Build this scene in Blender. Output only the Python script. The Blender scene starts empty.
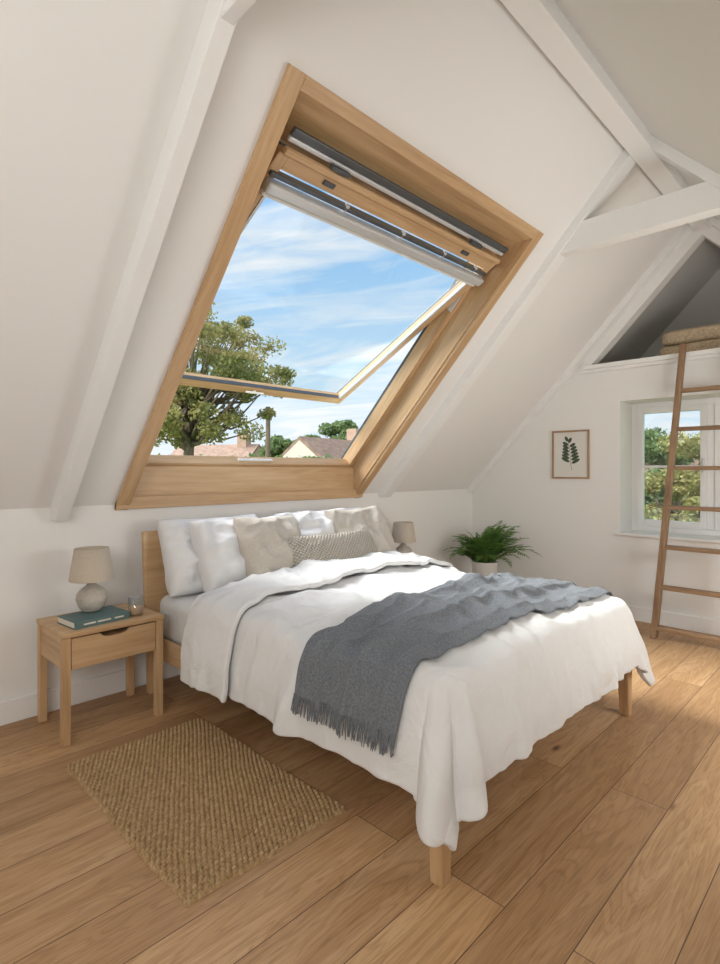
import bpy, bmesh, math, random
import numpy as np
from mathutils import Vector, Matrix, noise, Euler
random.seed(7); rng=np.random.default_rng(7)
D=bpy.data; SC=bpy.context.scene; COL=SC.collection
SC.view_settings.view_transform='Standard'

# ------------------------------------------------------------------ dims
WY=3.38; KZ=1.14; S=1.06; RY=1.15; RZ=KZ+S*(WY-RY); GX=5.23; LX=-1.6; EX=6.9
PH=math.atan(S); C=math.cos(PH); N=math.sin(PH)

# ------------------------------------------------------------------ materials
def newmat(name):
    m=D.materials.new(name); m.use_nodes=True
    nt=m.node_tree; b=nt.nodes['Principled BSDF']
    return m,nt,b
def L(nt,a,b): nt.links.new(a,b)
def setc(b,c,r=.5,**k):
    b.inputs['Base Color'].default_value=(*c,1); b.inputs['Roughness'].default_value=r
    for a,v in k.items(): b.inputs[a].default_value=v
def coords(nt,rot=(0,0,0),scale=(1,1,1)):
    tc=nt.nodes.new('ShaderNodeTexCoord'); m1=nt.nodes.new('ShaderNodeMapping'); m2=nt.nodes.new('ShaderNodeMapping')
    m1.inputs['Rotation'].default_value=rot; m2.inputs['Scale'].default_value=scale
    L(nt,tc.outputs['Object'],m1.inputs['Vector']); L(nt,m1.outputs[0],m2.inputs['Vector'])
    return m2.outputs[0]
def noi(nt,vec,scale,detail=4,rough=.55,dist=0):
    n=nt.nodes.new('ShaderNodeTexNoise'); n.inputs['Scale'].default_value=scale; n.inputs['Detail'].default_value=detail
    n.inputs['Roughness'].default_value=rough; n.inputs['Distortion'].default_value=dist
    L(nt,vec,n.inputs['Vector']); return n.outputs['Fac']
def ramp(nt,fac,stops):
    r=nt.nodes.new('ShaderNodeValToRGB'); e=r.color_ramp.elements
    while len(e)<len(stops): e.new(.5)
    for i,(p,c) in enumerate(stops): e[i].position=p; e[i].color=(*c,1)
    L(nt,fac,r.inputs['Fac']); return r.outputs['Color']
def bump(nt,b,h,strength=.2,dist=.01):
    n=nt.nodes.new('ShaderNodeBump'); n.inputs['Strength'].default_value=strength; n.inputs['Distance'].default_value=dist
    L(nt,h,n.inputs['Height']); L(nt,n.outputs['Normal'],b.inputs['Normal']); return n
def plain(name,c,r=.6,bs=0,bd=.002,bscale=60,var=0,**k):
    m,nt,b=newmat(name); setc(b,c,r,**k)
    v=coords(nt)
    if var:
        f=noi(nt,v,bscale*.1,5)
        L(nt,ramp(nt,f,[(.3,[x*(1-var) for x in c]),(.7,[min(1,x*(1+var)) for x in c])]),b.inputs['Base Color'])
    if bs: bump(nt,b,noi(nt,v,bscale,6),bs,bd)
    return m
def wood(name,cd,cm,cl,axis='X',rot=(0,0,0),rough=.42,sc=1.0):
    m,nt,b=newmat(name); b.inputs['Roughness'].default_value=rough
    s={'X':(.5,7,7),'Y':(7,.5,7),'Z':(7,7,.5)}[axis]; s=[q*sc for q in s]
    v=coords(nt,rot,s)
    f=noi(nt,v,1.6,8,.62,.7)
    f2=noi(nt,v,9,4,.6)
    mx=nt.nodes.new('ShaderNodeMath'); mx.operation='MULTIPLY_ADD'; mx.inputs[1].default_value=.35
    L(nt,f2,mx.inputs[0]); L(nt,f,mx.inputs[2])
    sb=nt.nodes.new('ShaderNodeMath'); sb.operation='SUBTRACT'; sb.inputs[1].default_value=.17; L(nt,mx.outputs[0],sb.inputs[0])
    L(nt,ramp(nt,sb.outputs[0],[(.28,cd),(.5,cm),(.75,cl)]),b.inputs['Base Color'])
    bump(nt,b,f2,.08,.002)
    return m
OAK=((.43,.255,.125),(.57,.365,.19),(.69,.48,.28))
oakX=wood('oak_x',*OAK,'X'); oakY=wood('oak_y',*OAK,'Y'); oakZ=wood('oak_z',*OAK,'Z')
oakS=wood('oak_slope',*OAK,'Y',rot=(PH,0,0))
LAD=((.19,.105,.055),(.29,.175,.095),(.40,.26,.15))
ladZ=wood('ladder_wood_z',*LAD,'Z',rough=.6); ladY=wood('ladder_wood_y',*LAD,'Y',rough=.6)
WALLM=plain('wall_plaster',(.865,.855,.83),.85,.12,.003,35)
CEIL=plain('ceiling_plaster',(.86,.85,.825),.85,.12,.003,35)
TRIM=plain('trim_white',(.89,.885,.865),.5,.08,.002,50)
LOFTM=plain('loft_plaster_shaded',(.66,.64,.60),.9,.1,.003,35)  # wall plaster in a darker grey, the loft's shade put into the colour
FRW=plain('window_white_paint',(.84,.84,.83),.35)
ALU=plain('blind_aluminium',(.62,.63,.64),.35,Metallic=.3)
DARK=plain('window_dark_metal',(.11,.12,.13),.4,Metallic=.5)
BLACK=plain('black_metal',(.03,.03,.03),.4)
def glassmat(name='window_glass',f=.04,tint=(.96,.98,.98)):
    m=D.materials.new(name); m.use_nodes=True; nt=m.node_tree; nt.nodes.clear()
    o=nt.nodes.new('ShaderNodeOutputMaterial'); t=nt.nodes.new('ShaderNodeBsdfTransparent'); g=nt.nodes.new('ShaderNodeBsdfGlossy')
    t.inputs[0].default_value=(*tint,1); g.inputs['Roughness'].default_value=.02
    mx=nt.nodes.new('ShaderNodeMixShader'); mx.inputs[0].default_value=f
    L(nt,t.outputs[0],mx.inputs[1]); L(nt,g.outputs[0],mx.inputs[2]); L(nt,mx.outputs[0],o.inputs[0]); return m
GLASS=glassmat(); CLEAR=glassmat('clear_glass',.14,(.92,.93,.93))
def floormat():
    m,nt,b=newmat('oak_floorboards')
    v=coords(nt)
    br=nt.nodes.new('ShaderNodeTexBrick'); L(nt,v,br.inputs['Vector'])
    br.inputs['Scale'].default_value=1; br.inputs['Brick Width'].default_value=2.4; br.inputs['Row Height'].default_value=.215
    br.inputs['Mortar Size'].default_value=.0018; br.inputs['Mortar Smooth'].default_value=.2
    br.offset=.37; br.offset_frequency=2
    br.inputs['Color1'].default_value=(0,0,0,1); br.inputs['Color2'].default_value=(1,1,1,1); br.inputs['Mortar'].default_value=(.5,.5,.5,1)
    sc=nt.nodes.new('ShaderNodeVectorMath'); sc.operation='SCALE'; sc.inputs['Scale'].default_value=17
    L(nt,br.outputs['Color'],sc.inputs[0])
    ad=nt.nodes.new('ShaderNodeVectorMath'); ad.operation='ADD'; L(nt,v,ad.inputs[0]); L(nt,sc.outputs[0],ad.inputs[1])
    mp=nt.nodes.new('ShaderNodeMapping'); mp.inputs['Scale'].default_value=(.9,8,8); L(nt,ad.outputs[0],mp.inputs['Vector'])
    f=noi(nt,mp.outputs[0],1.1,2,.5,1.6)
    rg=nt.nodes.new('ShaderNodeMath'); rg.operation='MULTIPLY'; rg.inputs[1].default_value=60; L(nt,f,rg.inputs[0])
    sn=nt.nodes.new('ShaderNodeMath'); sn.operation='SINE'; L(nt,rg.outputs[0],sn.inputs[0])
    sn2=nt.nodes.new('ShaderNodeMapRange'); sn2.inputs['From Min'].default_value=-1; L(nt,sn.outputs[0],sn2.inputs['Value'])
    mp2=nt.nodes.new('ShaderNodeMapping'); mp2.inputs['Scale'].default_value=(4,100,100); L(nt,ad.outputs[0],mp2.inputs['Vector'])
    f2=noi(nt,mp2.outputs[0],2.0,4,.6)
    col=ramp(nt,f,[(.25,(.45,.27,.13)),(.45,(.525,.325,.165)),(.58,(.57,.365,.195)),(.8,(.63,.425,.245))])
    def mul(a,bb,fac=1):
        m1=nt.nodes.new('ShaderNodeMix'); m1.data_type='RGBA'; m1.blend_type='MULTIPLY'; m1.inputs['Factor'].default_value=fac
        L(nt,a,m1.inputs['A']); L(nt,bb,m1.inputs['B']); return m1.outputs['Result']
    q=mul(col,ramp(nt,f2,[(.35,(.80,.77,.73)),(.55,(1.0,1.0,1.0))]))
    q=mul(q,ramp(nt,sn2.outputs[0],[(0,(.82,.77,.72)),(.4,(1,1,1))]),.75)
    q=mul(q,ramp(nt,br.outputs['Color'],[(0,(.80,.75,.70)),(.5,(.96,.94,.92)),(1,(1.13,1.12,1.10))]))
    vo=nt.nodes.new('ShaderNodeTexVoronoi'); vo.inputs['Scale'].default_value=1.0
    mp3=nt.nodes.new('ShaderNodeMapping'); mp3.inputs['Scale'].default_value=(1.3,3.6,3); L(nt,ad.outputs[0],mp3.inputs['Vector']); L(nt,mp3.outputs[0],vo.inputs['Vector'])
    q=mul(q,ramp(nt,vo.outputs['Distance'],[(.02,(.22,.15,.10)),(.065,(1,1,1))]),.9)
    m3=nt.nodes.new('ShaderNodeMix'); m3.data_type='RGBA'; L(nt,br.outputs['Fac'],m3.inputs['Factor'])
    L(nt,q,m3.inputs['A']); m3.inputs['B'].default_value=(.13,.07,.035,1)
    L(nt,m3.outputs['Result'],b.inputs['Base Color'])
    rr=nt.nodes.new('ShaderNodeMapRange'); rr.inputs['To Min'].default_value=.42; rr.inputs['To Max'].default_value=.58
    L(nt,f,rr.inputs['Value']); L(nt,rr.outputs[0],b.inputs['Roughness'])
    inv=nt.nodes.new('ShaderNodeMath'); inv.operation='MULTIPLY_ADD'; inv.inputs[1].default_value=-1.0; L(nt,br.outputs['Fac'],inv.inputs[0])
    sm=nt.nodes.new('ShaderNodeMath'); sm.operation='MULTIPLY'; sm.inputs[1].default_value=.2; L(nt,f2,sm.inputs[0]); L(nt,sm.outputs[0],inv.inputs[2])
    bump(nt,b,inv.outputs[0],.35,.002)
    return m
FLOORM=floormat()
def fabric(name,c,var=.06,weave=700,ws=.25,wr=0,rough=.9,wd=.002,wrs=9,vs=None):
    m,nt,b=newmat(name); setc(b,c,rough)
    b.inputs['Sheen Weight'].default_value=.08
    v=coords(nt)
    f=noi(nt,v,vs or weave*.06,2,.6)
    L(nt,ramp(nt,f,[(.3,[x*(1-var) for x in c]),(.7,[min(1,x*(1+var)) for x in c])]),b.inputs['Base Color'])
    h=noi(nt,v,weave*.5,2,.6)
    if wr:
        h2=noi(nt,v,wrs,4,.5,1.2)
        ma=nt.nodes.new('ShaderNodeMath'); ma.operation='MULTIPLY_ADD'; ma.inputs[1].default_value=wr; L(nt,h2,ma.inputs[0]); L(nt,h,ma.inputs[2]); h=ma.outputs[0]
    bump(nt,b,h,ws,wd); return m
SHEET=fabric('white_linen',(.765,.765,.76),.01,700,.5,14,wrs=6)
PILW=fabric('white_cotton',(.80,.80,.80),.01,700,.3,8,wrs=6)
LINEN=fabric('beige_linen',(.54,.49,.42),.16,700,.6,2,vs=200)
THROW=fabric('grey_wool',(.165,.18,.20),.28,900,.8,2,vs=130)
def knitmat():
    m,nt,b=newmat('knit_cream'); setc(b,(.66,.61,.54),.95)
    tc=nt.nodes.new('ShaderNodeTexCoord'); sp=nt.nodes.new('ShaderNodeSeparateXYZ'); L(nt,tc.outputs['Object'],sp.inputs[0])
    def lin(a,b_,f):
        q=nt.nodes.new('ShaderNodeMath'); q.operation=f; L(nt,a,q.inputs[0])
        if hasattr(b_,'links'): L(nt,b_,q.inputs[1])
        else: q.inputs[1].default_value=b_
        return q.outputs[0]
    s1=lin(lin(sp.outputs['X'],sp.outputs['Z'],'ADD'),125,'MULTIPLY'); s2=lin(lin(sp.outputs['X'],sp.outputs['Z'],'SUBTRACT'),125,'MULTIPLY')
    p=lin(lin(s1,0,'SINE'),lin(s2,0,'SINE'),'MULTIPLY'); p=lin(p,0,'ABSOLUTE')
    L(nt,ramp(nt,p,[(.03,(.44,.38,.30)),(.45,(.74,.68,.58))]),b.inputs['Base Color'])
    bump(nt,b,p,.9,.018); return m
KNIT=knitmat()
def jutemat():
    m,nt,b=newmat('jute'); setc(b,(.45,.3,.15),.95)
    v=coords(nt)
    a=noi(nt,v,50,4,.8); L(nt,ramp(nt,a,[(.28,(.25,.145,.06)),(.5,(.43,.28,.135)),(.72,(.62,.45,.26))]),b.inputs['Base Color'])
    bump(nt,b,noi(nt,v,260,3),.5,.004); return m
JUTE=jutemat()

# ------------------------------------------------------------------ mesh helpers
def emp(name):
    o=D.objects.new(name,None); COL.objects.link(o); o.empty_display_size=.1; return o
def mk(name,vs,fs,mat,parent=None,smooth=False):
    me=D.meshes.new(name); me.from_pydata([tuple(v) for v in vs],[],fs); me.update()
    o=D.objects.new(name,me); COL.objects.link(o)
    if mat: me.materials.append(mat)
    if parent: o.parent=parent
    if smooth: me.polygons.foreach_set('use_smooth',[True]*len(me.polygons))
    return o
def fixn(o):
    bm=bmesh.new(); bm.from_mesh(o.data); bmesh.ops.recalc_face_normals(bm,faces=bm.faces); bm.to_mesh(o.data); bm.free()
def bev(o,w,seg=2):
    if w>0:
        m=o.modifiers.new('bevel','BEVEL'); m.width=w; m.segments=seg; m.limit_method='ANGLE'; m.angle_limit=math.radians(40)
    return o
BF=[(0,1,2,3),(7,6,5,4),(0,4,5,1),(1,5,6,2),(2,6,7,3),(3,7,4,0)]
def hexa(name,c8,mat,parent=None,b=.003):
    o=mk(name,c8,BF,mat,parent); fixn(o); return bev(o,b)
def box(name,x0,x1,y0,y1,z0,z1,mat,parent=None,b=.003,rz=0):
    vs=[(x0,y0,z0),(x1,y0,z0),(x1,y1,z0),(x0,y1,z0),(x0,y0,z1),(x1,y0,z1),(x1,y1,z1),(x0,y1,z1)]
    if rz:
        cx,cy=(x0+x1)/2,(y0+y1)/2; q=Matrix.Rotation(rz,3,'Z'); vs=[q@Vector((v[0]-cx,v[1]-cy,v[2]))+Vector((cx,cy,0)) for v in vs]
    return hexa(name,vs,mat,parent,b)
def prism(name,poly,x0,x1,mat,parent=None,b=0):
    n=len(poly); vs=[(x0,p[0],p[1]) for p in poly]+[(x1,p[0],p[1]) for p in poly]
    fs=[tuple(range(n)),tuple(range(2*n-1,n-1,-1))]+[(i,(i+1)%n,n+(i+1)%n,n+i) for i in range(n)]
    o=mk(name,vs,fs,mat,parent); fixn(o); return bev(o,b)
def slp(x,u,n): return (x, WY-C*u+N*n, KZ+N*u+C*n)
def sbox(name,x0,x1,u0,u1,n0,n1,mat,parent=None,b=.003,f=slp):
    return hexa(name,[f(x0,u0,n0),f(x1,u0,n0),f(x1,u1,n0),f(x0,u1,n0),f(x0,u0,n1),f(x1,u0,n1),f(x1,u1,n1),f(x0,u1,n1)],mat,parent,b)
def lathe(name,prof,loc,mat,parent=None,seg=48,cap=True):
    vs=[];fs=[]
    for r,z in prof:
        for i in range(seg):
            a=2*math.pi*i/seg; vs.append((loc[0]+r*math.cos(a),loc[1]+r*math.sin(a),loc[2]+z))
    for j in range(len(prof)-1):
        for i in range(seg):
            k=(i+1)%seg; fs.append((j*seg+i,j*seg+k,(j+1)*seg+k,(j+1)*seg+i))
    if cap:
        fs.append(tuple(range(seg-1,-1,-1))); fs.append(tuple((len(prof)-1)*seg+i for i in range(seg)))
    return mk(name,vs,fs,mat,parent,True)
def tubegeo(vs,fs,pts,rad,seg=6):
    pts=[Vector(p) for p in pts]; base=len(vs)
    for j,p in enumerate(pts):
        d=(pts[min(j+1,len(pts)-1)]-pts[max(j-1,0)]).normalized()
        a=d.orthogonal().normalized(); b=d.cross(a)
        if j>0:
            a=(pa-d*pa.dot(d)).normalized(); b=d.cross(a)
        pa=a
        for i in range(seg):
            t=2*math.pi*i/seg; vs.append(p+(a*math.cos(t)+b*math.sin(t))*rad[j])
    for j in range(len(pts)-1):
        for i in range(seg):
            k=(i+1)%seg; fs.append((base+j*seg+i,base+j*seg+k,base+(j+1)*seg+k,base+(j+1)*seg+i))
    fs.append(tuple(base+i for i in range(seg-1,-1,-1))); fs.append(tuple(base+(len(pts)-1)*seg+i for i in range(seg)))

# ------------------------------------------------------------------ room shell
box('floor',LX,GX+.4,-1.2,WY+.2,-.12,0,FLOORM,b=0)
box('wall_back',LX,EX,WY,WY+.2,0,KZ,WALLM,b=0)
box('wall_front',LX,EX,2*RY-WY-.2,2*RY-WY,0,KZ,WALLM,b=0)
prism('wall_left',[(2*RY-WY,0),(WY,0),(WY,KZ),(RY,RZ),(2*RY-WY,KZ)],LX-.2,LX,WALLM)
T=.29
SX0,SX1=1.38,3.38; TY=1.72; TZ=KZ+S*(WY-TY)
sec=[(RY,RZ),(WY,KZ),(WY+.2,KZ),(WY+.2,KZ+T-.2*S),(RY,RZ+T)]
ce=emp('ceiling')
prism('slope_left',sec,LX,SX0,CEIL,ce)
prism('slope_right',sec,SX1,EX,CEIL,ce)
prism('slope_top',[(RY,RZ),(TY,TZ),(TY+T/S,TZ),(RY,RZ+T)],SX0,SX1,CEIL,ce)
mir=lambda p:[(2*RY-y,z) for y,z in p]
prism('slope_opposite',mir(sec),LX,EX,CEIL,ce)
WY0,WY1,WZ0,WZ1=.50,1.80,.775,1.98; LZ=2.30; GD=.40
gw=emp('wall_right')
pl=[(WY1,0),(WY,0),(WY,KZ),(WY-(LZ-KZ)/S,LZ),(WY1,LZ)]
prism('panel_a',pl,GX,GX+GD,WALLM,gw)
pl2=[(WY0,0),(2*RY-WY,0),(2*RY-WY,KZ),(2*RY-WY+(LZ-KZ)/S,LZ),(WY0,LZ)]
prism('panel_b',pl2,GX,GX+GD,WALLM,gw)
box('panel_below',GX,GX+GD,WY0,WY1,0,WZ0,WALLM,gw,0); box('panel_above',GX,GX+GD,WY0,WY1,WZ1,LZ,WALLM,gw,0)
of=.19
arch=[(WY-(LZ-KZ)/S,LZ),(RY,RZ),(RY,RZ-of),(WY-(LZ+of-KZ)/S,LZ)]
prism('gable_arch',arch,GX,GX+.12,WALLM,gw)
prism('gable_arch_b',mir(arch),GX,GX+.12,WALLM,gw)
box('ledge',GX-.05,GX+.14,.2,2.12,LZ,LZ+.04,TRIM,gw,.004)
box('ledge_fascia',GX-.03,GX-.001,.2,2.17,LZ-.03,LZ,TRIM,gw,.003)
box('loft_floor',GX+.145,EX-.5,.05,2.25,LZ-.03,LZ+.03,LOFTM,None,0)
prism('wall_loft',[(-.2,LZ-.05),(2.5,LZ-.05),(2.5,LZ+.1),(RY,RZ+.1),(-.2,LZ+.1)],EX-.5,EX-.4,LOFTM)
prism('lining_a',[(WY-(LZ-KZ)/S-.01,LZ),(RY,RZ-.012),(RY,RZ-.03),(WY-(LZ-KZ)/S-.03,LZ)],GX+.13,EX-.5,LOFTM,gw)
box('baseboard_back',LX,GX,WY-.018,WY,0,.125,TRIM,b=.004)
box('baseboard_right',GX-.018,GX,-1.0,WY-.018,0,.125,TRIM,b=.004)
def truss(name,x0,x1,pr,collar=True):
    e=emp(name)
    pz=pr/C
    k=[(RY,RZ),(WY,KZ),(WY,KZ-pz*.45),(WY-pz*.5,KZ-pz*.45),(RY,RZ-pz)]
    prism('rafter_a',k,x0,x1,TRIM,e,.004); prism('rafter_b',mir(k),x0,x1,TRIM,e,.004)
    if collar:
        z0,z1=2.86,3.04
        y0=WY-(z0-KZ)/S; y1=WY-(z1-KZ)/S
        prism('collar_tie',[(y0,z0),(y1,z1),(2*RY-y1,z1),(2*RY-y0,z0)],x0+.01,x1-.01,TRIM,e,.004)
    return e
truss('roof_truss',.96,1.03,.11); truss('roof_truss',3.68,3.80,.06)
truss('roof_truss',GX-.10,GX,.05,False)
box('ridge_beam',LX,GX,RY-.07,RY+.05,RZ-.16,RZ-.02,TRIM,b=.004)

# ------------------------------------------------------------------ skylight (window_1)
w=emp('window_1')
UT=(WY-TY)/C
sbox('casing_left',1.315,1.395,-.035,UT+.05,-.025,0,oakS,w)
sbox('casing_right',3.365,3.445,-.035,UT+.05,-.025,0,oakS,w)
sbox('casing_top',1.395,3.365,UT-.01,UT+.05,-.025,0,oakX,w)
box('casing_bottom',1.315,3.445,WY-.03,WY-.001,KZ-.03,KZ+.045,oakX,w)
lin=[(WY,KZ),(WY+.045,KZ+T-.045*S),(TY+T/S,TZ),(TY,TZ)]
prism('lining_left',lin,1.38,1.402,oakS,w); prism('lining_right',lin,3.358,3.38,oakS,w)
prism('lining_top',[(TY-.0,TZ),(TY+T/S,TZ),(TY+T/S-.02,TZ-.02),(TY-.01,TZ-.02)],1.40,3.36,oakX,w)
box('lining_bottom',1.40,3.36,WY-.005,WY+.06,KZ,KZ+.235,oakX,w)
sbox('frame_left',1.402,1.452,.12,2.25,.17,.275,oakS,w); sbox('frame_right',3.308,3.358,.12,2.25,.17,.275,oakS,w)
sbox('frame_bottom',1.402,3.358,.11,.19,.17,.25,oakX,w); sbox('frame_top',1.402,3.358,2.19,2.265,.15,.28,oakX,w)
sbox('frame_seal_top',1.452,3.308,2.12,2.19,.17,.22,DARK,w)
sbox('frame_cover_left',1.385,1.45,.1,2.3,.276,.30,DARK,w); sbox('frame_cover_right',3.31,3.375,.1,2.3,.276,.30,DARK,w)
A=(2.17,.065); B=(.50,.636); SL=math.hypot(A[0]-B[0],A[1]-B[1]); du=((B[0]-A[0])/SL,(B[1]-A[1])/SL); dn=(du[1],-du[0])
def sash(x,a,b): return slp(x,A[0]+du[0]*a+dn[0]*b,A[1]+du[1]*a+dn[1]*b)
sr=PH-math.atan2(B[1]-A[1],A[0]-B[0])
oakT=wood('oak_sash',*OAK,'Y',rot=(sr,0,0))
k=dict(f=sash)
sbox('sash_left',1.462,1.517,0,SL,-.01,.05,oakT,w,**k); sbox('sash_right',3.243,3.298,0,SL,-.01,.05,oakT,w,**k)
sbox('sash_top',1.517,3.243,0,.075,-.01,.05,oakX,w,**k); sbox('sash_bottom',1.517,3.243,SL-.075,SL,-.01,.05,oakX,w,**k)
sbox('sash_cover_left',1.456,1.50,0,SL+.01,.051,.075,DARK,w,**k); sbox('sash_cover_right',3.26,3.304,0,SL+.01,.051,.075,DARK,w,**k)
sbox('sash_cover_bottom',1.456,3.304,SL-.03,SL+.012,.051,.065,DARK,w,**k)
sbox('glass',1.515,3.245,.07,SL-.07,.02,.03,GLASS,w,0,**k)
sbox('ventilation_bar',1.475,3.285,-.035,.0,-.03,.0,oakX,w,.008,**k)
sbox('ventilation_bar_metal',1.475,3.285,-.075,-.05,.0,.02,ALU,w,.006,**k)
sbox('ventilation_gap',1.475,3.285,-.115,-.078,.0,.02,DARK,w,.004,**k)
sbox('blind_cassette',1.475,3.285,.125,.185,-.065,-.005,ALU,w,.012,**k)
sbox('blind_headrail',1.475,3.285,.092,.115,-.03,.012,DARK,w,.004,**k)
sbox('blind_bottom_bar',1.485,3.275,.19,.212,-.04,-.008,FRW,w,.005,**k)
sbox('blind_rail_left',1.519,1.535,.19,SL-.075,-.012,.01,ALU,w,.002,**k); sbox('blind_rail_right',3.225,3.241,.19,SL-.075,-.012,.01,ALU,w,.002,**k)
sbox('gasket_bottom',1.535,3.225,SL-.082,SL-.075,-.008,.02,DARK,w,0,**k)
for i,x in enumerate((1.78,2.95)):
    sbox(f'latch_{i}',x-.035,x+.035,.02,.045,-.022,-.01,DARK,w,.003,**k)
    sbox(f'latch_top_{i}',x-.06,x+.06,-.065,-.045,-.035,-.01,DARK,w,.003,**k)
for i,x in enumerate((1.95,2.4,2.8,3.15)): sbox(f'bracket_{i}',x-.01,x+.01,.08,.12,-.03,-.005,ALU,w,.002,**k)
sbox('handle',2.30,2.46,SL-.045,SL-.03,-.035,-.02,FRW,w,.006,**k); sbox('handle_stem',2.37,2.39,SL-.045,SL-.03,-.02,-.008,FRW,w,0,**k)
sbox('keep_plate',2.2,2.5,.19,.2,.2,.22,FRW,w,.001)
for i,x in enumerate((1.452,3.300)): sbox(f'hinge_{i}',x,x+.008,1.72,1.86,.16,.25,ALU,w,.002)

# ------------------------------------------------------------------ gable window (window_2)
w2=emp('window_2'); fx0,fx1=GX+GD-.09,GX+GD-.02
def fr(n,y0,y1,z0,z1,x0=fx0,x1=fx1): box(n,x0,x1,y0,y1,z0,z1,FRW,w2,.004)
fr('jamb_left',WY1-.05,WY1,WZ0,WZ1); fr('jamb_right',WY0,WY0+.05,WZ0,WZ1); fr('head',WY0+.05,WY1-.05,WZ1-.05,WZ1); fr('sill_rail',WY0+.05,WY1-.05,WZ0,WZ0+.05)
fr('mullion',RY-.03,RY+.03,WZ0+.05,WZ1-.05)
for i,(a,b) in enumerate(((WY0+.05,RY-.03),(RY+.03,WY1-.05))):
    x0,x1=fx0-.012,fx1-.02; z0,z1=WZ0+.05,WZ1-.05
    fr(f'casement_{i}_l',b-.05,b,z0,z1,x0,x1); fr(f'casement_{i}_r',a,a+.05,z0,z1,x0,x1)
    fr(f'casement_{i}_t',a+.05,b-.05,z1-.05,z1,x0,x1); fr(f'casement_{i}_b',a+.05,b-.05,z0,z0+.06,x0,x1)
    fr(f'glazing_bar_{i}',a+.05,b-.05,1.37,1.393,x0+.01,x1-.01)
    box(f'glass_{i}',fx0+.02,fx0+.026,a+.05,b-.05,z0+.05,z1-.05,GLASS,w2,0)
box('handle',fx0-.05,fx0-.015,RY+.045,RY+.06,1.33,1.45,ALU,w2,.004)
box('sill_board',GX-.035,GX+GD-.09,WY0-.05,WY1+.05,WZ0-.022,WZ0+.003,FRW,w2,.005)

# ------------------------------------------------------------------ bed
bed=emp('bed')
X0,X1=1.425,3.21; YF=1.02; YH=3.20
def leg(name,cx,cy,z0,z1,t0,t1,mat,par,dx=0,dy=0):
    a=t0/2;b=t1/2
    return hexa(name,[(cx-a+dx,cy-a+dy,z0),(cx+a+dx,cy-a+dy,z0),(cx+a+dx,cy+a+dy,z0),(cx-a+dx,cy+a+dy,z0),(cx-b,cy-b,z1),(cx+b,cy-b,z1),(cx+b,cy+b,z1),(cx-b,cy+b,z1)],mat,par,.006)
leg('leg_1',X0+.04,YF+.05,0,.36,.05,.068,oakZ,bed,-.006,-.006); leg('leg_2',X1-.04,YF+.05,0,.36,.05,.068,oakZ,bed,.006,-.006)
leg('leg_3',X0+.05,YH+.02,0,.40,.05,.06,oakZ,bed); leg('leg_4',X1-.035,YH+.02,0,.40,.05,.06,oakZ,bed)
box('rail_left',X0+.025,X0+.055,YF+.07,YH,.245,.365,oakY,bed,.005); box('rail_right',X1-.055,X1-.025,YF+.07,YH,.245,.365,oakY,bed,.005)
box('rail_foot',X0+.07,X1-.07,YF+.03,YF+.06,.25,.365,oakX,bed,.005)
box('slats',X0+.055,X1-.055,YF+.06,YH,.28,.325,oakX,bed,.002)
hexa('headboard',[(1.435,YH,.30),(X1+.02,YH,.30),(X1+.02,YH+.04,.30),(1.435,YH+.04,.30),(1.435,YH+.05,.975),(X1+.02,YH+.05,.975),(X1+.02,YH+.09,.975),(1.435,YH+.09,.975)],wood('oak_headboard',*OAK,'X'),bed,.010)
mt=box('mattress',1.49,3.16,1.09,YH-.005,.325,.595,SHEET,bed,0); bev(mt,.06,5)
for p in mt.data.polygons: p.use_smooth=True
x0,x1,y0,zt=1.56,3.11,1.13,.612
def fbm(x,y,z=0,o=4):
    s=0;a=1
    for i in range(o):
        s+=a*noise.noise(Vector((x,y,z+7.3*i))); x*=2.03;y*=2.03;a*=.5
    return s
def ridge(x,y,z,s=2.6,p=2.0):
    v=1-abs(noise.noise(Vector((x,y,z))))*s
    return max(0,v)**p
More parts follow.
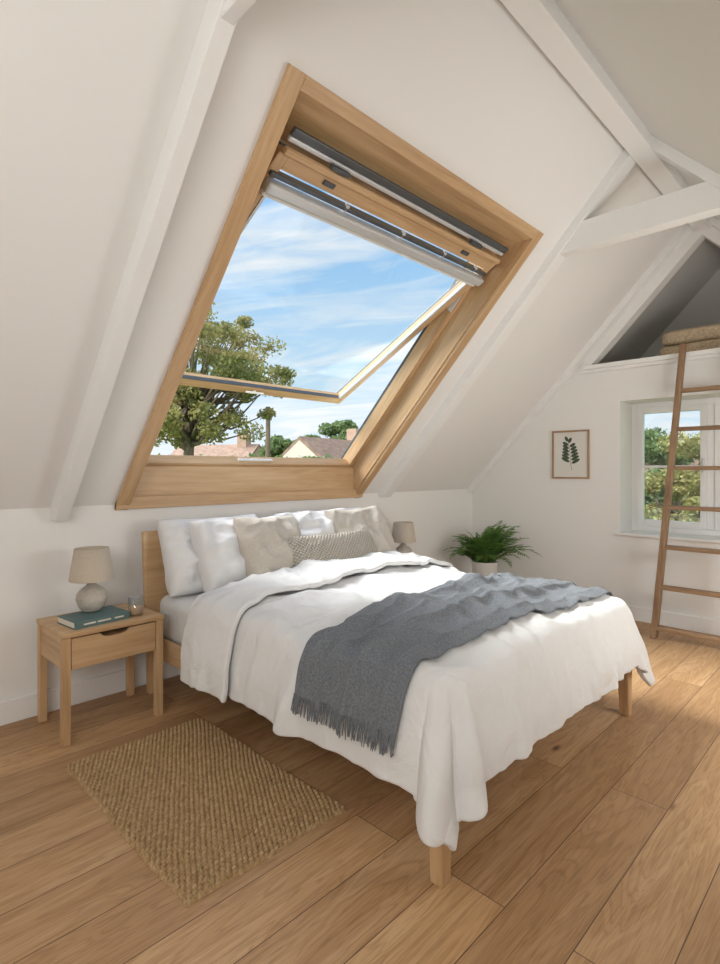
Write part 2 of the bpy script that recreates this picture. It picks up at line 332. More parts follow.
def DU(a,b):
    px=min(max(a,x0),x1); py=max(b,y0); ox=a-px; oy=b-py; r=math.hypot(ox,oy)
    ex=min(px-x0,x1-px); ey=py-y0
    z=zt+.055*(1-math.exp(-ex/.22))*(1-math.exp(-ey/.25))
    wx=a+.15*noise.noise(Vector((a*1.6,b*1.6,31))); wy=b+.15*noise.noise(Vector((a*1.6,b*1.6,57)))
    wob=fbm(a*1.5,b*1.5,1.1,3)*.022+ridge(wx*1.3+.9*wy,wy*2.0-wx*1.0,3.3,2.6,1.8)*.024+ridge(wx*2.6-1.9*wy,wy*1.6+wx*2.2,8.1,3,1.8)*.019+ridge(wx*4.5+3*wy,wy*4-wx*2,12.,3.2,1.6)*.010+ridge(wx*8-5*wy,wy*6+4*wx,15.,3,1.6)*.003
    if r<1e-6: return Vector((px,py,z+wob))
    dx,dy=ox/r,oy/r
    phi=math.atan2(-oy,abs(ox))
    cn=max(0,math.sin(2*phi)); r*=1-.13*cn**6
    R=.085; tm=math.radians(83-13*cn); th=min(r/R,tm); h=R*math.sin(th); v=R*(1-math.cos(th)); Lr=max(0,r-R*tm)*(1+.20*cn**.6)
    h+=Lr*math.cos(tm); v+=Lr*math.sin(tm)
    if oy<0 and ox==0: s=.30*math.pi/2+(px-x0)
    elif ox>0: s=.30*math.pi/2+(x1-x0)+(math.pi/2-phi)*.30+(py-y0)
    else: s=-py+y0+phi*.30
    k=min(1,r/.30); k=k*k*(3-2*k)
    f=noise.noise(Vector((s*4.2,r*1.3,5.)))*.07+noise.noise(Vector((s*9.5,r*2.,9.)))*.035+ridge(s*7,r*2.2,19.,3,1.5)*.018-.012*ridge(s*6+3,r*3-s*2,29.,3,1.5)
    f+=cn*.035*math.cos((phi-.45)*7.0)
    h+=k*(f+.012)
    lim=.128*k+min(R*math.sin(th),.05)*(1-k)
    if h<lim+.02: h=lim+.02*math.exp((h-lim-.02)/.02)
    return Vector((px+dx*h,py+dy*h,z-v*(1+.02*f)+wob*(1-.6*k)))
def DN(a,b,e=.012):
    t=(DU(a+e,b)-DU(a-e,b)).cross(DU(a,b+e)-DU(a,b-e)); return t.normalized()
def grid(name,P,nu,nv,mat,par,solid=0,off=1,sub=0):
    vs=[P(i/(nu-1),j/(nv-1)) for j in range(nv) for i in range(nu)]
    fs=[(j*nu+i,j*nu+i+1,(j+1)*nu+i+1,(j+1)*nu+i) for j in range(nv-1) for i in range(nu-1)]
    o=mk(name,vs,fs,mat,par,True)
    if solid:
        m=o.modifiers.new('solid','SOLIDIFY'); m.thickness=solid; m.offset=off
    if sub:
        m=o.modifiers.new('sub','SUBSURF'); m.levels=sub; m.render_levels=sub
    return o
HB=2.64; curl=.040; back=.40; FO=.36
def duvetP(u,v):
    side=.40
    a=(x0-side)+(x1-x0+2*side)*u
    q=v*((HB-(y0-FO))+math.pi*curl+back); l1=HB-(y0-FO)
    hem=.02*noise.noise(Vector((a*3,0,2)))
    hb=HB+.03*noise.noise(Vector((a*1.7,4,2)))-.03*max(0,(x0-a))/.3
    if q<=l1:
        b=(y0-FO)+q*(hb-(y0-FO))/l1
        return DU(a+hem*(1-2*u)*.5,b+hem*(1-v))
    q-=l1
    if q<=math.pi*curl:
        t=q/curl; n=DN(a,hb,.07); p=DU(a,hb)
        return p+n*curl*(1-math.cos(t))+Vector((0,1,0))*curl*math.sin(t)
    q-=math.pi*curl; b=hb-q; f=q/back
    return DU(a,b)+DN(a,b,.07)*(2*curl+.008*math.sin(f*3.1)+.012*fbm(a*3,b*3,6.6,2)-(.010*f))
grid('duvet',duvetP,220,230,SHEET,bed,.027,1,1)
th=emp('throw_blanket')
TL,TR=.225,.05
def throwab(u,v):
    a=(x0-TL)+(x1-x0+TL+TR)*u
    b0=1.17+.03*(1-u)+.02*noise.noise(Vector((a*2.5,0,1)))-.02*u; b1=1.75+.02*noise.noise(Vector((a*2.2,5,1)))
    return a,b0+(b1-b0)*v
def throwP(u,v,extra=0):
    a,b=throwab(u,v)
    n=DN(a,b,.04); w1=noise.noise(Vector((a*.9,b*.6,1)))
    vv=v+w1*.10; e_=min(1,min(v,1-v)/.06); am=1-.35*u
    rip=am*(.032*(1-abs(math.sin(vv*6.6+.5)))**1.5+.020*(1-abs(math.sin(vv*11.3+1.3+a*.3)))**1.8)+.003*fbm(a*2,b*5,4,2)
    return DU(a,b)+n*(.030+.011+rip*e_+extra)
grid('throw_cloth',throwP,170,150,THROW,th,.007,1,1)
vs=[];fs=[]
for e_,u in ((0,0.0),(1,1.0)):
    for i in range(120):
        v=i/119; p=throwP(u,v,.004); L0=.058+.02*random.random(); sx=(random.random()-.5)*.02; sy=(random.random()-.5)*.025
        od=-.012 if e_==0 else .012
        if e_==1: L0*=.5; od=.04
        tubegeo(vs,fs,[p+Vector((0,0,.006)),p+Vector((od*.6,sy*.4,-L0*.5)),p+Vector((od+sx*.3,sy,-L0))],[.0030,.0026,.0016],4)
mk('fringe',vs,fs,THROW,th)

# ---- pillows
def pillow(name,w_,h_,t_,loc,lean,rz=0,roll=0,mat=PILW,par=None,seed=0,pin=.05,ex=.42,wa=1.0):
    n=60; vs=[];fs=[]
    idx={}
    def P(u,v,s):
        xx=w_/2*u*(1-pin*(1-v*v)); zz=h_/2*v*(1-pin*(1-u*u))
        cr=1-.05*(abs(u*v))**3; xx*=cr; zz*=cr
        t=t_/2*max(0,(1-abs(u)**2.6)*(1-abs(v)**2.6))**ex
        wr=(fbm(u*1.4+seed,v*1.4,s*3+seed,2)*.03+ridge(u*1.3+v+seed,v*1.3-u,seed+s,2.0,1.5)*.020+ridge(u*2.6-v+seed,v*2+u,seed+s+9,2.4,1.5)*.011)*min(1,t/(t_*.35))*(t_/.16)*wa
        sag=-.018*(1-u*u)*(v>0)*v
        return Vector((xx,s*(t+wr),zz+sag))
    for s in (-1,1):
        for j in range(n):
            for i in range(n):
                u=-1+2*i/(n-1); v=-1+2*j/(n-1)
                u=math.sin(u*math.pi/2); v=math.sin(v*math.pi/2)
                edge=i in(0,n-1) or j in (0,n-1)
                if s==1 and edge: idx[(s,i,j)]=idx[(-1,i,j)]; continue
                idx[(s,i,j)]=len(vs); vs.append(P(u,v,s))
    for s in (-1,1):
        for j in range(n-1):
            for i in range(n-1):
                q=(idx[(s,i,j)],idx[(s,i+1,j)],idx[(s,i+1,j+1)],idx[(s,i,j+1)])
                fs.append(q if s==-1 else q[::-1])
    o=mk(name,vs,fs,mat,par,True)
    o.matrix_world=Matrix.Translation(loc)@Matrix.Rotation(rz,4,'Z')@Matrix.Rotation(-lean,4,'X')@Matrix.Rotation(roll,4,'Y')
    return o
r=math.radians
pillow('pillow',.72,.50,.21,(1.84,3.10,.825),r(22),r(-2),0,PILW,None,1)
pillow('pillow',.72,.50,.24,(1.98,2.965,.82),r(28),r(3),r(1),PILW,None,2)
pillow('pillow',.72,.50,.21,(2.90,3.10,.825),r(22),r(2),0,PILW,None,3)
pillow('pillow',.70,.51,.24,(2.63,2.975,.83),r(28),r(-3),r(-1),PILW,None,4)
pillow('cushion',.50,.50,.20,(2.09,2.82,.84),r(29),r(4),r(2),LINEN,None,5,.06,wa=.8)
pillow('cushion',.54,.51,.20,(2.89,2.82,.85),r(29),r(-5),r(-2),LINEN,None,6,.06,wa=.8)
pillow('lumbar_cushion',.76,.33,.18,(2.48,2.67,.785),r(30),r(-3),r(0),KNIT,None,7,.04,wa=.3)

# ------------------------------------------------------------------ nightstands
def nightstand(dx):
    e=emp('nightstand'); a0,a1,b0,b1,h=.87+dx,1.39+dx,2.88,3.30,.55
    box('top',a0,a1,b0,b1,h-.024,h,oakX,e,.004)
    t=.04
    for i,(lx,ly) in enumerate(((a0+.004,b0+.004),(a1-t-.004,b0+.004),(a0+.004,b1-t-.004),(a1-t-.004,b1-t-.004))):
        box(f'leg_{i+1}',lx,lx+t,ly,ly+t,0,h-.024,oakZ,e,.004)
    z0=.365; z1=h-.026
    box('side_left',a0+.012,a0+.03,b0+.045,b1-.045,z0,z1,oakY,e,.002); box('side_right',a1-.03,a1-.012,b0+.045,b1-.045,z0,z1,oakY,e,.002)
    box('back',a0+.045,a1-.045,b1-.035,b1-.02,z0,z1,oakX,e,.002); box('bottom',a0+.03,a1-.03,b0+.03,b1-.03,z0,z0+.015,oakX,e,.002)
    x_0,x_1=a0+.048,a1-.048; cx=(x_0+x_1)/2; hw=.075; dp=.024; zt_=z1-.006
    pts=[(x_0,z0),(x_1,z0),(x_1,zt_)]
    for i in range(17):
        q=1-2*i/16; pts.append((cx+hw*q,zt_-dp*math.sqrt(max(0,1-abs(q)**2.4))))
    pts.append((x_0,zt_)); n=len(pts)
    vs=[(p[0],b0+.012,p[1]) for p in pts]+[(p[0],b0+.032,p[1]) for p in pts]
    o=mk('drawer_front',vs,[tuple(range(n)),tuple(range(2*n-1,n-1,-1))]+[(i,(i+1)%n,n+(i+1)%n,n+i) for i in range(n)],oakX,e); fixn(o)
    box('drawer_box',x_0+.01,x_1-.01,b0+.034,b1-.05,z0+.016,z1-.035,oakY,e,.002)
    return e
nightstand(0); nightstand(2.53)
SHADE=fabric('lamp_linen',(.56,.48,.385),.1,1000,.4,vs=200)
CER=plain('ceramic_speckle',(.53,.485,.42),.6,.9,.008,60,.25)
def table_lamp(x,y,z):
    e=emp('table_lamp')
    lathe('base',[(.042,0),(.050,.004),(.066,.028),(.078,.062),(.076,.09),(.060,.115),(.038,.13),(.026,.138),(.022,.155)],(x,y,z),CER,e)
    lathe('stem',[(.008,.15),(.008,.20)],(x,y,z),ALU,e,16)
    lathe('socket',[(.016,.17),(.016,.21)],(x,y,z),FRW,e,16)
    lathe('shade',[(.112,.168),(.086,.338),(.084,.338),(.110,.168),(.112,.168)],(x,y,z),SHADE,e,64,False)
    vs=[];fs=[]
    for i in range(3):
        a=i*2*math.pi/3; tubegeo(vs,fs,[(x,y,z+.20),(x+.085*math.cos(a),y+.085*math.sin(a),z+.325)],[.002,.002],5)
    mk('shade_spider',vs,fs,ALU,e); lathe('bulb',[(.010,.21),(.024,.235),(.028,.255),(.018,.28),(.004,.286)],(x,y,z),plain('bulb_glass',(.9,.88,.82),.3),e,20)
    return e
table_lamp(1.09,3.115,.588); table_lamp(3.70,3.10,.551)
bk=emp('book'); TEAL=plain('book_cover_teal',(.10,.17,.17),.55,.1,.002,80); PAGE=plain('book_pages',(.75,.70,.60),.9)
rz=r(6)
def bb(n,u0,u1,v0,v1,z0,z1,m):
    q=Matrix.Rotation(rz,3,'Z'); c=Vector((1.075,3.04,0))
    return hexa(n,[q@Vector((a,b,z))+c for z in(z0,z1) for a,b in((u0,v0),(u1,v0),(u1,v1),(u0,v1))],m,bk,.0015)
bb('cover_bottom',-.145,.145,-.10,.10,.550,.554,TEAL); bb('cover_top',-.145,.145,-.10,.10,.583,.587,TEAL); bb('spine',-.145,.145,-.104,-.099,.550,.587,TEAL); bb('pages',-.14,.14,-.098,.096,.5541,.5829,PAGE)
for i,(a,b) in enumerate(((-.10,-.04),(-.03,.04),(.06,.11))): bb(f'spine_title_{i}',a,b,-.1052,-.104,.565,.573,PAGE)
cg=emp('candle_glass'); cl_=(1.275,2.985,.5505)
lathe('glass',[(.036,0),(.038,.004),(.040,.105),(.0385,.105),(.0365,.008),(.001,.007)],cl_,CLEAR,cg,40,False)
lathe('wax',[(.0345,.009),(.0345,.05)],cl_,plain('amber_wax',(.72,.50,.30),.5),cg,32)
lathe('wick',[(.0015,.05),(.001,.062)],cl_,BLACK,cg,6)

# ------------------------------------------------------------------ rug
nx,ny=280,600; rx0,rx1,ry0,ry1=.82,1.50,1.555,2.68
U,V=np.meshgrid(np.linspace(0,1,nx),np.linspace(0,1,ny))
Xr=rx0+(rx1-rx0)*U; Yr=ry0+(ry1-ry0)*V
wv=.004*np.sin(V*9+1)+.003*np.sin(V*23); Xr+=wv*(2*np.abs(U-.5)); Yr+=.004*np.sin(U*11)*(2*np.abs(V-.5))
rows=56; wob=.12*np.sin(U*17+V*9)+.1*np.sin(U*39+1+V*20); ph=(V*rows+wob*.6)*np.pi; rowi=np.floor(V*rows+wob*.6)
Zr=.003+.018*np.abs(np.sin(ph))**.8*(.42+.58*np.abs(np.sin(U*32*np.pi+(rowi%2)*np.pi/2)))+rng.normal(0,.0009,U.shape)
ed=np.minimum(np.minimum(U,1-U)*(rx1-rx0),np.minimum(V,1-V)*(ry1-ry0)); Zr=Zr*np.clip(ed/.006,0,1)+.001
vs=np.stack([Xr,Yr,Zr],-1).reshape(-1,3)
fs=[(j*nx+i,j*nx+i+1,(j+1)*nx+i+1,(j+1)*nx+i) for j in range(ny-1) for i in range(nx-1)]
mk('jute_rug',vs,fs,JUTE,None,True)

# ------------------------------------------------------------------ potted fern
pf=emp('potted_fern'); px_,py_=4.76,2.93
POT=plain('pot_white_ceramic',(.78,.77,.75),.45)
lathe('pot',[(.085,0),(.10,.01),(.125,.42),(.13,.44),(.118,.44),(.112,.39)],(px_,py_,0),POT,pf)
lathe('soil',[(.111,.38),(.105,.395)],(px_,py_,0),plain('soil',(.05,.03,.02),.9),pf)
FERN,nt_,b_=newmat('fern_leaf'); setc(b_,(.07,.2,.035),.5)
L(nt_,ramp(nt_,noi(nt_,coords(nt_),9,3),[(.3,(.05,.14,.03)),(.7,(.17,.31,.08))]),b_.inputs['Base Color'])
tr_=nt_.nodes.new('ShaderNodeBsdfTranslucent'); tr_.inputs[0].default_value=(.22,.40,.08,1); mx_=nt_.nodes.new('ShaderNodeMixShader'); mx_.inputs[0].default_value=.3
L(nt_,b_.outputs[0],mx_.inputs[1]); L(nt_,tr_.outputs[0],mx_.inputs[2]); L(nt_,mx_.outputs[0],nt_.nodes['Material Output'].inputs[0])
vs=[];fs=[]
for k_ in range(110):
    az=random.random()*2*math.pi; el=r(random.uniform(42,90)); Ln=random.uniform(.36,.60); m_=24
    d=Vector((math.cos(az),math.sin(az),0)); side=Vector((-math.sin(az),math.cos(az),0)); p=Vector((px_,py_,.395))+d*random.uniform(.0,.05)
    if d.y>.3: Ln*=.8
    pts=[p.copy()]
    bend=r(random.uniform(45,100)); tw=random.uniform(-.25,.25)
    for i in range(m_):
        t=i/m_; e2=el-bend*t**1.5; p=p+(d*math.cos(e2)+Vector((0,0,1))*math.sin(e2)+side*tw*t)*(Ln/m_); pts.append(p.copy())
    tubegeo(vs,fs,pts[::3],[.0025*(1-.7*i/len(pts[::3])) for i in range(len(pts[::3]))],4)
    for i in range(3,m_+1):
        t=i/m_; ll=.08*math.sin(math.pi*min(1,(t*.85+.13)))**.8*(Ln/.46); tan=(pts[i]-pts[i-1]).normalized(); up=side.cross(tan)
        for sgn in(-1,1):
            dr=(side*sgn*.9+tan*.45+up*random.uniform(-.25,.15)).normalized(); a=pts[i]; wd=.0095
            b=len(vs); vs+= [a, a+dr*ll*.35+tan*wd, a+dr*ll-Vector((0,0,ll*.15)), a+dr*ll*.35-tan*wd]; fs.append((b,b+1,b+2,b+3))
for i_ in range(len(vs)):
    v_=vs[i_]; vs[i_]=Vector((min(v_[0],GX-.03),min(v_[1],WY-.03),v_[2]))
mk('fronds',vs,fs,FERN,pf)

# ------------------------------------------------------------------ botanical picture
pc=emp('framed_botanical_print'); py0,py1,pz0,pz1=2.075,2.44,1.265,1.735; fx=GX-.022
PF=wood('picture_frame_wood',(.28,.16,.085),(.38,.23,.12),(.46,.30,.17),'Z')
for n,a in (('l',(py1-.016,py1,pz0,pz1)),('r',(py0,py0+.016,pz0,pz1)),('t',(py0+.016,py1-.016,pz1-.016,pz1)),('b',(py0+.016,py1-.016,pz0,pz0+.016))):
    box('frame_'+n,fx,GX-.001,*a,PF,pc,.002)
box('paper',GX-.010,GX-.004,py0+.014,py1-.014,pz0+.014,pz1-.014,plain('paper_cream',(.76,.74,.69),.9),pc,0)
GL=plain('print_ink_green',(.075,.11,.065),.9); vs=[];fs=[]
cy=(py0+py1)/2; xx=GX-.0115
stem=[(cy-.015+.0045*i+.004*math.sin(i*.8),pz0+.085+i*.033) for i in range(9)]
for i in range(8):
    (a,b),(c,d)=stem[i],stem[i+1]; q=len(vs); vs+=[(xx,a-.0018,b),(xx,a+.0018,b),(xx,c+.0018,d),(xx,c-.0018,d)]; fs.append((q,q+1,q+2,q+3))
for i in range(2,9):
    for sg in (-1,1):
        an=r(28 if i<8 else 62); ln=.115*(1-.055*i); a,b=stem[i]; b+=sg*.007; dy,dz=sg*math.cos(an),math.sin(an); q=len(vs); m_=14
        for j in range(m_):
            t=2*math.pi*j/m_; l_=ln*(.56+.44*math.cos(t)); w_=.0155*math.sin(t); vs.append((xx,a+dy*l_-dz*w_*sg,b+dz*l_+dy*w_*sg))
        fs.append(tuple(range(q,q+m_)))
mk('leaf_drawing',vs,fs,GL,pc)

# ------------------------------------------------------------------ ladder
ld=emp('wooden_ladder')
ZT=2.40
def stile(n,yb,yt):
    xb,xt=4.78,5.14; t=.042; d_=.08
    return hexa(n,[(xb-d_/2,yb-t/2,0),(xb+d_/2,yb-t/2,0),(xb+d_/2,yb+t/2,0),(xb-d_/2,yb+t/2,0),(xt-d_/2,yt-t/2,ZT),(xt+d_/2-.02,yt-t/2,ZT),(xt+d_/2-.02,yt+t/2,ZT),(xt-d_/2,yt+t/2,ZT)],ladZ,ld,.006)
stile('stile_left',1.385,1.262); stile('stile_right',.86,.93)
for i in range(7):
    z=.085+.32*i; f=z/ZT; x=4.78+.36*f; ya=1.385-.123*f; yb=.86+.07*f
    box(f'rung_{i+1}',x-.037,x+.037,yb+.019,ya-.019,z-.016,z+.016,ladY,ld,.005)

# ------------------------------------------------------------------ folded blanket in the loft
BL=fabric('blanket_tan',(.50,.39,.26),.25,500,.9,1,vs=60)
fb=emp('folded_blanket')
for i in range(2):
    z0=LZ+.038+i*.128
    def FB(u,v,z0=z0,i=i):
        t=2*math.pi*u; y=.62+.02*i+(.93-.04*i)*v; e=(1-abs(2*v-1)**10)**.3
        cx_=5.60; sx=.21*e; sz=.066*e
        x=cx_+sx*math.copysign(abs(math.cos(t))**.35,math.cos(t)); zz=z0+.066+sz*math.copysign(abs(math.sin(t))**.5,math.sin(t))
        return Vector((x+.008*noise.noise(Vector((x*6,y*5,zz*9))),y,zz+.010*noise.noise(Vector((x*5,y*4,3+i)))*(zz>z0+.066)))
    grid(f'layer_{i+1}',FB,64,60,BL,fb)

# ------------------------------------------------------------------ exterior
GRASS=plain('lawn_grass',(.10,.17,.04),.95,.5,.05,2,.3)
box('ground',-120,200,-80,200,-3.4,-3.2,GRASS,b=0)
def leafmat(name,a,b,c):
    m,nt,bs=newmat(name); bs.inputs['Roughness'].default_value=.6
    L(nt,ramp(nt,noi(nt,coords(nt),1.4,6,.7),[(.3,a),(.5,b),(.72,c)]),bs.inputs['Base Color'])
    tr=nt.nodes.new('ShaderNodeBsdfTranslucent'); tr.inputs[0].default_value=(*c,1)
    mx=nt.nodes.new('ShaderNodeMixShader'); mx.inputs[0].default_value=.3; out=nt.nodes['Material Output']
    L(nt,bs.outputs[0],mx.inputs[1]); L(nt,tr.outputs[0],mx.inputs[2]); L(nt,mx.outputs[0],out.inputs[0]); return m
LEAF1=leafmat('leaf_autumn_green',(.10,.14,.04),(.24,.25,.08),(.46,.36,.14))
LEAF2=leafmat('leaf_green',(.05,.10,.03),(.11,.18,.06),(.20,.26,.10))
BARK=plain('bark',(.16,.12,.085),.9,.8,.02,12,.3)
def tree(name,loc,h,cr,cz,nclump,nleaf,ls,mat,seed,trunkr=.16,sq=.85,cs=(.16,.34),rmin=.3):
    g=np.random.default_rng(seed); e=emp(name); e.location=loc
    cl=[]
    while len(cl)<nclump:
        p=g.uniform(-1,1,3); q=np.linalg.norm(p)
        if q<1 and q>rmin: cl.append(p*np.array([cr,cr,cr*sq])+np.array([0,0,cz]))
    cl=np.array(cl); vs=[];fs=[]
    top=Vector((0,0,cz+.3*cr))
    tr=[Vector((0,0,0)),Vector((.08,.05,cz*.35)),Vector((-.05,.1,cz*.7)),Vector((.05,0,cz)),top]
    tubegeo(vs,fs,tr,[trunkr*1.25,trunkr,trunkr*.8,trunkr*.5,trunkr*.15],9)
    for i,c in enumerate(cl):
        st=Vector((0,0,cz-cr*sq*g.uniform(.1,.95)))
        en=Vector(c); mid=st.lerp(en,.5)+Vector(g.uniform(-.15,.15,3))*cr*.5+Vector((0,0,-.06*cr))
        tubegeo(vs,fs,[st,mid,en],[trunkr*.32,trunkr*.17,trunkr*.05],5)
    mk('trunk',vs,fs,BARK,e,True)
    ci=g.integers(0,len(cl),nleaf); rad=cr*g.uniform(cs[0],cs[1],len(cl))
    d=g.normal(size=(nleaf,3)); d/=np.linalg.norm(d,axis=1)[:,None]; rr=g.uniform(0,1,nleaf)**.45
    P=cl[ci]+d*(rr*rad[ci])[:,None]*np.array([1,1,.65])
    a=g.normal(size=(nleaf,3)); a/=np.linalg.norm(a,axis=1)[:,None]; bb_=np.cross(a,g.normal(size=(nleaf,3))); bb_/=np.linalg.norm(bb_,axis=1)[:,None]
    s=(ls*g.uniform(.6,1.3,nleaf))[:,None]
    V=np.stack([P-a*s,P-bb_*s*.55,P+a*s,P+bb_*s*.55],1).reshape(-1,3)
    me=D.meshes.new('leaves'); me.vertices.add(len(V)); me.vertices.foreach_set('co',V.ravel())
    me.loops.add(len(V)); me.loops.foreach_set('vertex_index',np.arange(len(V))); me.polygons.add(nleaf)
    me.polygons.foreach_set('loop_start',np.arange(nleaf)*4); me.polygons.foreach_set('loop_total',np.full(nleaf,4)); me.update(calc_edges=True)
    me.materials.append(mat); o=D.objects.new('leaves',me); COL.objects.link(o); o.parent=e
    return e
TH=math.radians(45.5); Fv=(math.sin(TH),math.cos(TH)); Rv=(math.cos(TH),-math.sin(TH))
def at(px,fwd):
    c=(px-360)/545*fwd; return (Fv[0]*fwd+Rv[0]*c, Fv[1]*fwd+Rv[1]*c, -3.2)
tree('tree',at(192,12),8.5,2.15,6.6,120,26000,.046,LEAF1,3,.15,.74,(.09,.18),.15)
kw=dict(cs=(.3,.5),rmin=0)
tree('tree',at(290,38),8,1.8,5.3,26,9000,.16,LEAF2,5,**kw)
tree('tree',at(345,50),9,2.2,7.0,28,9000,.2,LEAF2,6,**kw)
tree('tree',at(320,60),9,2.2,6.2,28,9000,.22,LEAF2,16,**kw)
tree('tree',at(385,44),8,2.6,5.6,24,9000,.2,LEAF2,9,**kw)
tree('tree',at(678,15),8,1.4,3.5,36,12000,.08,LEAF1,10,.12,.9)
tree('tree',at(745,17),8,2.2,4.4,46,14000,.09,LEAF1,11,.14,.9)
tree('tree',at(650,30),8,2.4,4.4,30,9000,.15,LEAF2,12,.14,.9,**kw)
def hedge(loc,lx,ly,h,rot,seed):
    g=np.random.default_rng(seed); n=int(9000); P=g.uniform(-1,1,(n,3))*np.array([lx/2,ly/2,h/2])
    k_=g.integers(0,3,n); sgn=g.choice([-1,1],n); P[np.arange(n),k_]=sgn*np.array([lx/2,ly/2,h/2])[k_]; P+=g.normal(0,.12,(n,3))
    a=g.normal(size=(n,3)); a/=np.linalg.norm(a,axis=1)[:,None]; b=np.cross(a,g.normal(size=(n,3))); b/=np.linalg.norm(b,axis=1)[:,None]
    V=np.stack([P-a*.18,P-b*.1,P+a*.18,P+b*.1],1).reshape(-1,3); V[:,2]+=h/2
    fs=[(4*i,4*i+1,4*i+2,4*i+3) for i in range(n)]
    m_=len(V); c=[(x,y,z) for z in(0,h-.15) for x,y in((-lx/2,-ly/2),(lx/2,-ly/2),(lx/2,ly/2),(-lx/2,ly/2))]
    fs+= [tuple(m_+i for i in f) for f in BF]
    o=mk('hedge',list(map(tuple,V))+c,fs,LEAF2); o.location=loc; o.rotation_euler=(0,0,rot); return o
hedge(at(250,26),26,1.5,4.95,-TH,1); hedge(at(720,22),14,1.5,2.6,r(80),2)
BRK=plain('house_brick',(.48,.33,.24),.9,.3,.01,20,.15); REN=plain('house_render',(.62,.56,.47),.9)
TILE,nt_,b_=newmat('roof_tile'); setc(b_,(.3,.16,.1),.85); v_=coords(nt_); L(nt_,ramp(nt_,noi(nt_,v_,3,6,.7),[(.3,(.18,.11,.08)),(.7,(.35,.24,.17))]),b_.inputs['Base Color'])
WIN=plain('house_window',(.05,.06,.08),.2)
def house(loc,rot,lx=8,ly=6,h=4.2,rh=2.4,wm=REN):
    e=emp('house'); box('walls',-lx/2,lx/2,-ly/2,ly/2,0,h,wm,e,0)
    prism('roof',[(-ly/2-.3,h-.1),(ly/2+.3,h-.1),(0,h+rh)],-lx/2-.2,lx/2+.2,TILE,e)
    prism('gable_infill',[(-ly/2,h-.1),(ly/2,h-.1),(0,h+rh-.25)],-lx/2-.22,lx/2+.22,wm,e)
    box('chimney',lx*.28,lx*.28+.8,-.4,.4,h+.5,h+rh+.8,BRK,e,0)
    for i,xx in enumerate((-lx*.3,0,lx*.3)):
        for j,zz in enumerate((.9,2.9)):
            box(f'pane_{i}{j}',xx-.5,xx+.5,-ly/2-.03,-ly/2+.02,zz,zz+.9,WIN,e,0); box(f'surround_{i}{j}',xx-.58,xx+.58,-ly/2-.015,-ly/2+.02,zz-.08,zz+.98,FRW,e,0)
    e.location=loc; e.rotation_euler=(0,0,rot)
house(at(335,36),-TH+1.0,7,6,4.2,2.4); house(at(218,44),-TH-.3,7,6,4.4,2.2,BRK); house(at(705,30),r(-75),9,6,3.6,2.4); house(at(262,56),-TH+.9,8,6,4.6,2.4)
vs=[];fs=[]; p=at(268,22); tubegeo(vs,fs,[p,(p[0],p[1],3.9)],[.12,.09],10); tubegeo(vs,fs,[(p[0]-.2,p[1]+.2,3.6),(p[0]+.2,p[1]-.2,3.6)],[.04,.04],6)
mk('utility_pole',vs,fs,BARK)

# ------------------------------------------------------------------ world + lights
W=D.worlds.new('sky'); SC.world=W; W.use_nodes=True; nt=W.node_tree; bg=nt.nodes['Background']
tc=nt.nodes.new('ShaderNodeTexCoord'); sp=nt.nodes.new('ShaderNodeSeparateXYZ'); L(nt,tc.outputs['Generated'],sp.inputs[0])
sky=ramp(nt,sp.outputs['Z'],[(0.0,(.82,.91,.98)),(.2,(.54,.77,.98)),(.45,(.25,.54,.92)),(.85,(.16,.41,.84))])
ad=nt.nodes.new('ShaderNodeMath'); ad.operation='ADD'; ad.inputs[1].default_value=.25; L(nt,sp.outputs['Z'],ad.inputs[0])
dv=nt.nodes.new('ShaderNodeVectorMath'); dv.operation='DIVIDE'; L(nt,tc.outputs['Generated'],dv.inputs[0])
cb=nt.nodes.new('ShaderNodeCombineXYZ'); [L(nt,ad.outputs[0],cb.inputs[i]) for i in range(3)]; L(nt,cb.outputs[0],dv.inputs[1])
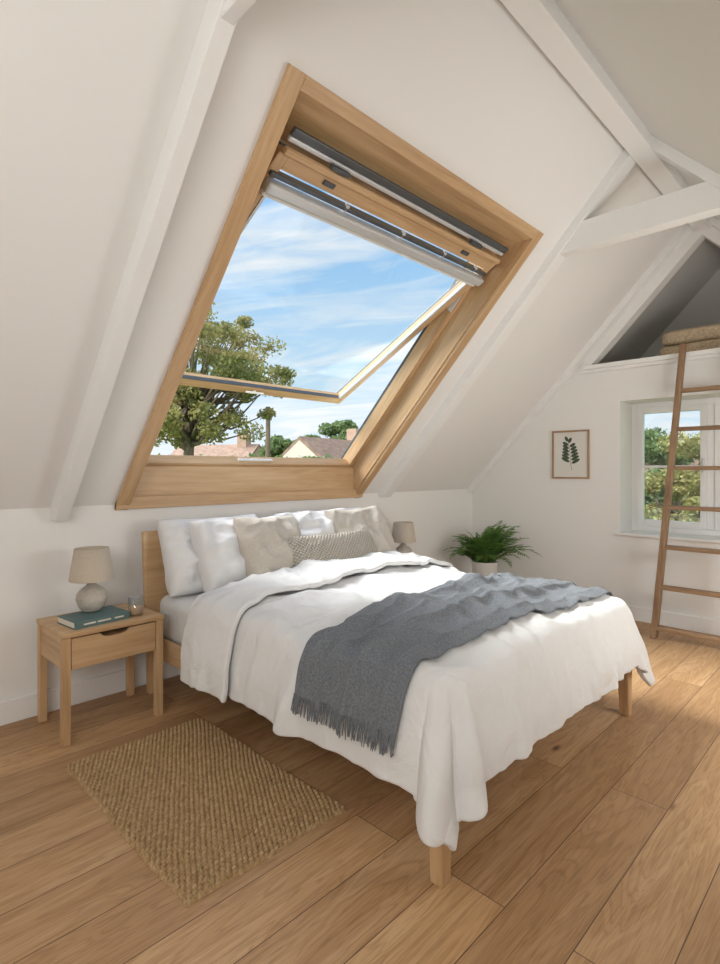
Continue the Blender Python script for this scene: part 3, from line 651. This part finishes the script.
mp=nt.nodes.new('ShaderNodeMapping'); mp.inputs['Rotation'].default_value=(0,0,r(62)); L(nt,dv.outputs[0],mp.inputs['Vector'])
mp2=nt.nodes.new('ShaderNodeMapping'); mp2.inputs['Scale'].default_value=(.9,3.0,1); L(nt,mp.outputs[0],mp2.inputs['Vector'])
cf=noi(nt,mp2.outputs[0],1.6,9,.58,.9)
cr_=ramp(nt,cf,[(.42,(0,0,0)),(.72,(.95,.95,.95))])
mx=nt.nodes.new('ShaderNodeMix'); mx.data_type='RGBA'; L(nt,cr_,mx.inputs['Factor']); L(nt,sky,mx.inputs['A']); mx.inputs['B'].default_value=(1.0,1.0,1.0,1)
L(nt,mx.outputs['Result'],bg.inputs['Color']); bg.inputs['Strength'].default_value=1.05
def sun(n,d,st,ang,col):
    l=D.lights.new(n,'SUN'); l.energy=st; l.angle=r(ang); l.color=col; o=D.objects.new(n,l); COL.objects.link(o)
    o.rotation_euler=Vector(d).to_track_quat('Z','Y').to_euler(); return o
sun('sun',(-.7,-.5,.5),2.8,1,(1,.95,.86))
sun('soft_sky_light',(-.35,.72,.68),9.0,34,(1,.985,.955))
def area(n,loc,tgt,sx,sy,p,col):
    l=D.lights.new(n,'AREA'); l.shape='RECTANGLE'; l.size=sx; l.size_y=sy; l.energy=p; l.color=col
    o=D.objects.new(n,l); COL.objects.link(o); o.location=loc; o.rotation_euler=(Vector(loc)-Vector(tgt)).to_track_quat('Z','Y').to_euler(); return o
area('fill_light',(-.8,-.2,1.9),(2.2,3.0,1.9),2.0,1.2,58,(1,.99,.97))  # added unseen fill for the bed side, not a lamp of the room
area('fill_light',(3.4,-.7,1.6),(4.4,2.6,2.0),1.8,1.0,62,(1,.99,.97))  # second added fill, brightens the gable side from out of view

cam=D.cameras.new('camera'); co=D.objects.new('camera',cam); COL.objects.link(co)
co.location=(0,0,1.35); co.rotation_euler=(math.radians(90),0,-TH); cam.sensor_fit='HORIZONTAL'; cam.sensor_width=36; cam.lens=545/720*36; cam.shift_y=-12/720
cam.clip_start=.02; cam.clip_end=500
SC.camera=co
